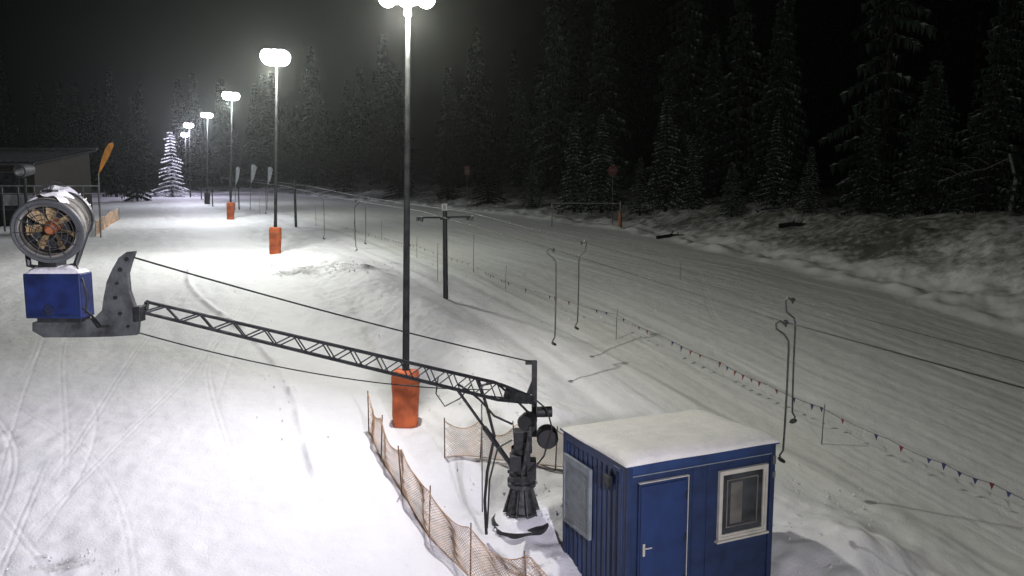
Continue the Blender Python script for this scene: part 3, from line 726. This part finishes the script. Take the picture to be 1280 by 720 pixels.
stk=[((770,424),.95,'thin stake carrying the pennant cord, right of the middle pair of hangers'),((1027,556),.95,'thin stake on the snow just right of the cabin hangers'),((632,362),.95,'short thin stake right of the near lift tower'),((592,341),1.7,'tall thin stake between the near tower and the middle hangers'),((547,352),1.6,'thin stake just left of the near lift tower'),((521,322),1.1,'short thin stake right beside the nearest lamp post'),((443,300),1.4,'thin stake left of the nearest lamp post'),((325,270),1.6,'thin far stake between second and third lamp posts'),((395,283),1.5,'thin far stake right of the second lift tower'),((477,300),1.2,'thin stake left of the nearest lamp post, closer to it'),((850,350),.8,'lone thin stake out on the right hand slope')]
for (u,v),h,lab in stk:
    p=G(u,v); tag(MB().poly([p-Vector((0,0,.2)),p+Vector((.01,.0,h*.6)),p+Vector((.03,0,h))],[.014,.013,.011],6).build('marker_stake',M['galv']),lab,'stake','thin marker stakes along the lift track')
# ---------------------------------------------------------------- spruces
def spruce(seed,h=10.,w=2.4,dens=1.,ragged=.3,irr=0.):
    rg=random.Random(seed); vs=[];fs=[];sn=[]
    z=h*.06; 
    while z<h*.99:
        q=z/h; Rr_=w*(1-q)**(.85-.25*irr)*(1+rg.uniform(-.1-irr*.3,.1+irr*.2)); nb=max(4,int((11-5*q)*dens))
        a0=rg.uniform(0,6.3)
        for k in range(nb):
            a=a0+k*6.283/nb+rg.uniform(-.25,.25); ln=Rr_*rg.uniform(1-ragged,1.08)
            if rg.random()<.06+irr*.12: continue
            ca,sa=math.cos(a),math.sin(a); n=max(3,int(ln/.24))
            for i in range(n):
                f0=(i+.25)/n; r_=ln*f0; dz=-.34*r_*(.7+.5*f0)+.05*ln*f0*f0
                c=Vector((ca*r_,sa*r_,z+dz)); wd=(.16+.34*(1-f0))*ln*.42+.07
                for s in (-1,1):
                    ex=ca*.16-sa*s*wd*rg.uniform(.6,1.1); ey=sa*.16+ca*s*wd*rg.uniform(.6,1.1)
                    t=Vector((c.x+ex+ca*.08,c.y+ey+sa*.08,c.z-rg.uniform(.05,.26)*(.5+wd)))
                    b=len(vs); wd2=.09+.04*rg.random()
                    vs+= [c-Vector((ca,sa,0))*wd2,c+Vector((ca,sa,-.1))*wd2,t]; fs.append((b,b+1,b+2)); sv=rg.uniform(.3,1.2); sn+=[sv,sv,sv*.6]
                    b=len(vs); c2=c.lerp(t,.5); vs+=[c2+Vector((ca,sa,0))*.1,c2-Vector((ca,sa,0))*.1,c2+Vector((rg.uniform(-.06,.06),rg.uniform(-.06,.06),-rg.uniform(.15,.34)))]; fs.append((b,b+1,b+2)); sn+=[.35,.35,.1]
        z+=h*.028*(1+.3*rg.random())*(1.15-.5*q)*(1+irr*.8)/max(dens,.7)
    me=bpy.data.meshes.new('crown'); me.from_pydata([tuple(v) for v in vs],[],fs)
    at_=me.attributes.new('snow','FLOAT','POINT'); at_.data.foreach_set('value',sn)
    return me
crowns=[spruce(11+i,10,w,1.,rgd,ir) for i,(w,rgd,ir) in enumerate(((2.3,.4,.2),(1.9,.5,.3),(2.7,.4,.3),(2.1,.55,.5),(3.0,.6,.9)))]
trunk=MB(); trunk.poly([(0,0,-.5),(0,0,3),(0.02,0,9.6)],[.16,.12,.02],8)
tme=None
cm={}
def spruce_thing(p,h,k,mt_,label,group=None,wide=1.0):
    global tme
    t=thing('spruce_tree',label,'tree',p,random.uniform(0,6.28),group); s=h/10; t.scale=(s*wide,s*wide,s)
    key=(k,mt_)
    if key not in cm:
        me=crowns[k].copy(); me.materials.clear(); me.materials.append(M[mt_]); cm[key]=me
    o=bpy.data.objects.new('crown',cm[key]); col.objects.link(o); o.parent=t
    if tme is None:
        q=trunk.build('trunk',M['bark'],t,True); tme=q.data
    else:
        q=bpy.data.objects.new('trunk',tme); col.objects.link(q); q.parent=t
def along(u,dd):
    d=ray(u,250); Ys=np.arange(10,230,.25); X=d.x*Ys/d.y; e=edist(X,Ys); i=int(np.argmax(e>dd)); return Vector((X[i],Ys[i],zg(X[i],Ys[i])))
front=[(665,3.4,58,'small frosted spruce at the forest edge, leftmost of the frosted ones'),(718,4,125,'tall slim frosted spruce left of the red disc sign'),(752,5,120,'frosted spruce directly behind the red disc sign'),(800,4.5,70,'short frosted spruce just right of the orange barrier post'),(832,5.5,142,'tallest frosted spruce at the forest edge, right of the barrier post'),(866,6,95,'broad frosted spruce right of the tallest frosted one'),(915,5.5,66,'small bushy frosted spruce on the snow bank'),(968,7,122,'frosted conical spruce standing above the snow bank, centre right'),(1012,7,84,'low frosted spruce right of the conical one on the bank'),(1085,8,150,'dim tall spruce on the bank, right half'),(1160,8.5,190,'dim tall spruce behind the bare leaning branch'),(1235,9,230,'large dim spruce near the right picture edge'),(610,4,90,'dim spruce at the slope top, right of the red square sign'),(560,5,80,'dim spruce behind the near lift tower'),(500,5,75,'dim spruce behind the nearest lamp post'),(430,5,70,'dim spruce at the slope top, left of the nearest lamp post')]
for i,(u,dd,hp,lab) in enumerate(front):
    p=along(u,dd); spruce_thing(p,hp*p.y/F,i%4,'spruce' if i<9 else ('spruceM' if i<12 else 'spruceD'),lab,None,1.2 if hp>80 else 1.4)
rg=random.Random(12); n=0; tries=0; placed=[]
while n<118 and tries<4000:
    tries+=1
    u=rg.uniform(-60,1420); dd=11+44*rg.random()**1.3; p=along(u,dd)
    if p.y>215 or p.y<14: continue
    if any((p.x-q.x)**2+(p.y-q.y)**2<3.0**2 for q in placed): continue
    placed.append(p); n+=1
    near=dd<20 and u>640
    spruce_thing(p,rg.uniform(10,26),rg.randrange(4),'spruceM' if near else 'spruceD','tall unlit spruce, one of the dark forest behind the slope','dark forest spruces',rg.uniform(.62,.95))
for k_,(x,y,h) in enumerate([(-62,78,17),(-56,84,15),(-68,70,18),(-51,92,14),(-74,84,20),(-60,96,18),(-47,101,13),(-80,74,19),(-66,104,21),(-55,112,18),(-84,96,21),(-74,112,22)]):
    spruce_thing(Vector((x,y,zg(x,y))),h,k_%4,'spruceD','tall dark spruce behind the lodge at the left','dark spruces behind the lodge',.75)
p=at(216,242,114.5); p.z=zg(p.x,p.y)
spruce_thing(p,9.4,4,'spruceW','bright snow laden spruce lit by the lamps at the top of the slope',None,1.15)
# bare leaning branch
p=along(1262,9); q=at(1175,228,p.y-1); a=at(1262,192,p.y)
m=MB(); m.poly([Vector((p.x,p.y,p.z-.3)),p.lerp(a,.55)+Vector((.3,0,0)),a],[.1,.08,.05],6); m.poly([a-Vector((0,0,.2)),a.lerp(q,.35)+Vector((0,0,-.25)),a.lerp(q,.7)+Vector((0,0,.05)),q],[.035,.028,.02,.01],6)
for f in (.3,.5,.7): 
    c=a.lerp(q,f); m.poly([c+Vector((0,0,-.1)),c+Vector((-.5,.1,.2)),c+Vector((-.9,.2,.2))],[.014,.009,.005],5)
tag(m.build('bare_tree',mat('frosted_bark',(.12,.12,.11),.8)),'bare leaning tree with one long frosted branch at the right','tree')
for (u,v,l,a,lab) in ((838,298,1.8,.2,'dark fallen log lying on the snow at the foot of the bank'),(990,284,1.4,-.3,'short dark log half buried on the snow bank')):
    p=G(u,v); d=Vector((math.cos(a),math.sin(a),.05)); m=MB(); m.poly([p-d*l/2+Vector((0,0,.08)),p+Vector((0,0,.16)),p+d*l/2+Vector((0,0,.1))],[.13,.12,.08],9); m.poly([p+Vector((0,0,.15)),p+Vector((.2,.1,.5))],[.05,.02],6); m.poly([p+d*.4+Vector((0,0,.15)),p+d*.5+Vector((.0,-.2,.4))],[.04,.02],6)
    tag(m.build('fallen_log',M['bark'],smooth=True),lab,'log')
# ---------------------------------------------------------------- right barrier post + signs
p=G(775,286); t=thing('barrier_post','orange padded post with a long horizontal bar at the forest edge','barrier',p)
m=MB(); m.poly([p-Vector((0,0,.3)),p+Vector((0,0,1.9))],[.06,.05],8); m.build('post',M['galv'],t)
m=MB(); m.lathe(p,(0,0,1),[(0,.14),(.1,.15),(1.1,.12),(1.15,.06)],12); m.build('safety_pad',M['orangeD'],t,smooth=True)
m=MB(); e=at(690,254,p.y+2); m.poly([p+Vector((0,0,1.75)),e],.04,6); m.poly([e,Vector((e.x,e.y,zg(e.x,e.y)-.1))],.04,6); m.build('bar',M['galv'],t)
def sign(u,v,kind,label,dd=1.0):
    p=along(u,dd); c=at(u,v,p.y); t=thing('sign',label,'sign',p)
    m=MB(); m.poly([p-Vector((0,0,.2)),Vector((c.x,p.y+.03,c.z+.2))],.03,6); m.build('post',M['dark'],t)
    m=MB()
    if kind=='disc': m.lathe(c-Vector((0,.05,0)),(0,1,0),[(0,0),(0,.36),(.03,.36),(.03,0)],24)
    else: m.box(c-Vector((0,.04,0)),(.5,.03,.8))
    b=m.build('sign_face',M['redD'],t)
    m=MB(); m.box(c-Vector((0,.058,0)),(.42,.006,.10)) if kind=='disc' else m.box(c-Vector((0,.06,0.1)),(.32,.006,.25)); m.build('marking',M['panelD'],b)
sign(766,213,'disc','round red sign on a post in front of the frosted spruces')
sign(584,213,'sq','rectangular red sign on a post at the slope top',1.0)
# ---------------------------------------------------------------- lodge at left
YL=60
g0=zg(-34,60)
lx1=at(116,240,YL+8).x; lx0=lx1-26
t=thing('ski_lodge','long low dark lodge with a ribbed metal roof and terrace at far left','lodge',(lx0,YL,g0))
zr=at(100,189,YL+8).z; ze=at(100,206,YL).z
m=MB(); m.bb((lx0,YL,g0-.5),(lx1-.1,YL+8,ze)); m.add([(lx1-.1,YL,ze-.01),(lx1-.1,YL+8,ze-.01),(lx1-.1,YL+8,zr-.05)],[(0,1,2)]); m.build('wall',M['wood'],t)
m=MB(); m.prism([(lx0-.5,YL-.6,ze),(lx0-.5,YL+8.5,zr),(lx0-.5,YL+8.5,zr+.16),(lx0-.5,YL-.6,ze+.16)],(lx1-lx0+.8,0,0)); 
x=lx0
while x<lx1: 
    m.prism([(x,YL-.6,ze+.16),(x,YL+8.5,zr+.16),(x,YL+8.5,zr+.24),(x,YL-.6,ze+.24)],(.06,0,0)); x+=.55
rf=m.build('roof',M['roof'],t)
m=MB(); m.bb((lx0-.5,YL+8.4,zr+.16),(lx1+.3,YL+8.7,zr+.3)); m.build('ridge_cap',M['panelD'],rf)
m=MB(); m.bb((lx0-.5,YL-.68,ze-.06),(lx1+.3,YL-.605,ze+.1)); m.build('fascia',M['panelD'],rf)
for k_ in range(7):
    x=lx1-3.2*k_-3.2
    m=MB(); frame(m,x,x+2.0,g0+1.1,ze-.5,.09,YL-.06,YL+.02); w=m.build('window',M['panelD'],t); m=MB(); m.bb((x+.09,YL-.02,g0+1.19),(x+1.91,YL-.005,ze-.59)); m.build('pane',M['glass'],w)
t=thing('terrace_railing','pale panelled terrace railing in front of the lodge','railing',(lx0,YL-5,g0))
zt_=at(60,234,YL-5).z; lxr=at(122,232,YL-5).x
x=lxr
while x>lx0: m=MB(); m.bb((x,YL-5.05,g0-.2),(x+.09,YL-4.95,zt_+.1)); m.build('railing_post',M['panelD'],t); x-=1.1
m=MB(); m.bb((lx0,YL-5.06,zt_+.05),(lxr+.1,YL-4.94,zt_+.13)); m.build('handrail',M['panel'],t)
m=MB(); m.bb((lx0,YL-5.03,zt_-.45),(lxr+.1,YL-4.97,zt_-.40)); m.build('middle_rail',M['panel'],t)
x=lxr-3.3
while x>lx0: m=MB(); m.bb((x+.12,YL-5.02,zt_-1.25),(x+2.1,YL-4.99,zt_-.5)); m.build('infill_panel',M['panel'],t); x-=3.3
c=at(30,214,54); gzz=zg(c.x,c.y); t=thing('fan_gun','small dark snow gun parked on the terrace edge by the lodge','snow gun',(c.x,c.y,gzz))
m=MB(); m.lathe(c+Vector((0,-.5,0)),(.1,1,.1),[(0,.36),(-.03,.42),(0,.46),(.8,.38),(1.1,.34)],20); m.build('barrel',M['panelD'],t,smooth=True)
m=MB(); m.poly([Vector((c.x,c.y,gzz)),c-Vector((0,0,.45))],.1,8)
for a in (0,2.1,4.2): m.poly([Vector((c.x,c.y,gzz+.8)),Vector((c.x+.8*math.cos(a),c.y+.8*math.sin(a),gzz))],.05,6)
m.build('stand',M['dark'],t)
# curved feather banner beside the lodge
a=at(123,218,50); b=at(134,180,50); t=thing('banner','amber orange banner on a slanted mast beside the lodge roof','banner',(a.x,a.y,zg(a.x,a.y)))
m=MB(); m.poly([Vector((a.x-.1,a.y,zg(a.x,a.y)-.2)),a,a.lerp(b,.6)+Vector((-.05,0,0)),a.lerp(b,.9)+Vector((.05,0,0)),b+Vector((.35,0,.1))],.045,6); m.build('mast',M['galv'],t)
m=MB(); m.prism([a+Vector((0.02,-.05,0)),a+Vector((.22,-.05,.25)),a.lerp(b,.5)+Vector((.32,-.05,0)),b+Vector((.42,-.05,-.1)),b+Vector((.35,-.05,.1)),b+Vector((.12,-.05,.02)),a.lerp(b,.8)+Vector((-.02,-.05,0)),a.lerp(b,.5)+Vector((-.06,-.05,0))],(0,.02,0)); m.build('cloth',M['amber'],t)
a=G(158,246,0); b=at(140,200,a.y); m=MB(); m.poly([a-Vector((0,0,.2)),b],.05,6); tag(m.build('leaning_pole',M['galv']),'thin leaning pole on the snow beside the lodge','pole')
for (u0,u1,vt,vb,lab) in ((293,300,209,248,'pale feather flag nearest the third lamp post, left of the three'),(312,321,206,247,'pale feather flag in the middle of the three'),(333,341,209,246,'pale feather flag on the right of the three, by the bright lamp post')):
    Y=78; p=at(u0,vb,Y); p.z=zg(p.x,p.y); tp=at(u0+2,vt,Y)
    t=thing('feather_flag',lab,'flag',p,0,'feather flags at the slope top')
    m=MB(); m.poly([p,tp.lerp(p,.3),tp,tp+Vector((.3,0,.05))],.03,6); m.build('mast',M['galv'],t)
    e=at(u1,vt+3,Y); m=MB(); lo=tp.lerp(p,.42)
    m.prism([tp,tp+Vector((.3,0,.03)),e,e.lerp(lo,.6)+Vector((.1,0,0)),lo],(0,.02,0)); m.build('cloth',M['panel'],t)
for (u,v,h,lab) in ((299,262,2.1,'dark slim post just right of the third lamp post'),(266,258,1.6,'dark short post right of the fourth lamp post'),(252,250,1.6,'dark short post left of the fourth lamp post')):
    p=G(u,v); m=MB(); m.poly([p-Vector((0,0,.2)),p+Vector((0,0,h))],[.07,.06],8); m.box(p+Vector((0,0,h+.05)),(.25,.1,.16)); tag(m.build('bollard_post',M['dark']),lab,'post')
# snow clods
m=MB(); rg=random.Random(8)
def clod(c,r):
    vs=[]
    for d in ((1,0,0),(-1,0,0),(0,1,0),(0,-1,0),(0,0,1),(0,0,-1)): vs.append(c+Vector(d)*r*rg.uniform(.6,1.3))
    m.add(vs,[(0,2,4),(2,1,4),(1,3,4),(3,0,4),(2,0,5),(1,2,5),(3,1,5),(0,3,5)])
for (u,v,su,sv,nn,rm) in ((400,336,45,4,90,.045),(455,334,25,4,50,.045),(620,395,60,30,60,.035),(350,420,25,80,30,.03),(80,700,40,12,40,.025),(560,380,50,30,50,.035),(1020,650,40,30,70,.035),(650,625,40,20,50,.035),(590,480,40,30,40,.035)):
    for i in range(nn):
        uu=u+rg.gauss(0,su); vv=v+rg.gauss(0,sv)
        if vv<268: continue
        p=G(uu,vv); clod(p+Vector((0,0,.01)),rm*rg.uniform(.4,1.2))
o=m.build('snow_clods',M['snow'],smooth=True); o['kind']='stuff'; tag(o,'loose small clods of snow scattered over the slope','snow')
# ---------------------------------------------------------------- world
w=bpy.data.worlds.new('World'); scene.world=w; w.use_nodes=True; nt=w.node_tree
bg=nt.nodes['Background']; bg.inputs['Color'].default_value=(.25,.3,.35,1); bg.inputs['Strength'].default_value=.012
vs_=nt.nodes.new('ShaderNodeVolumeScatter'); vs_.inputs['Density'].default_value=.00030; vs_.inputs['Anisotropy'].default_value=.86; vs_.inputs['Color'].default_value=(.95,1,.96,1)
nt.links.new(vs_.outputs[0],nt.nodes['World Output'].inputs['Volume'])
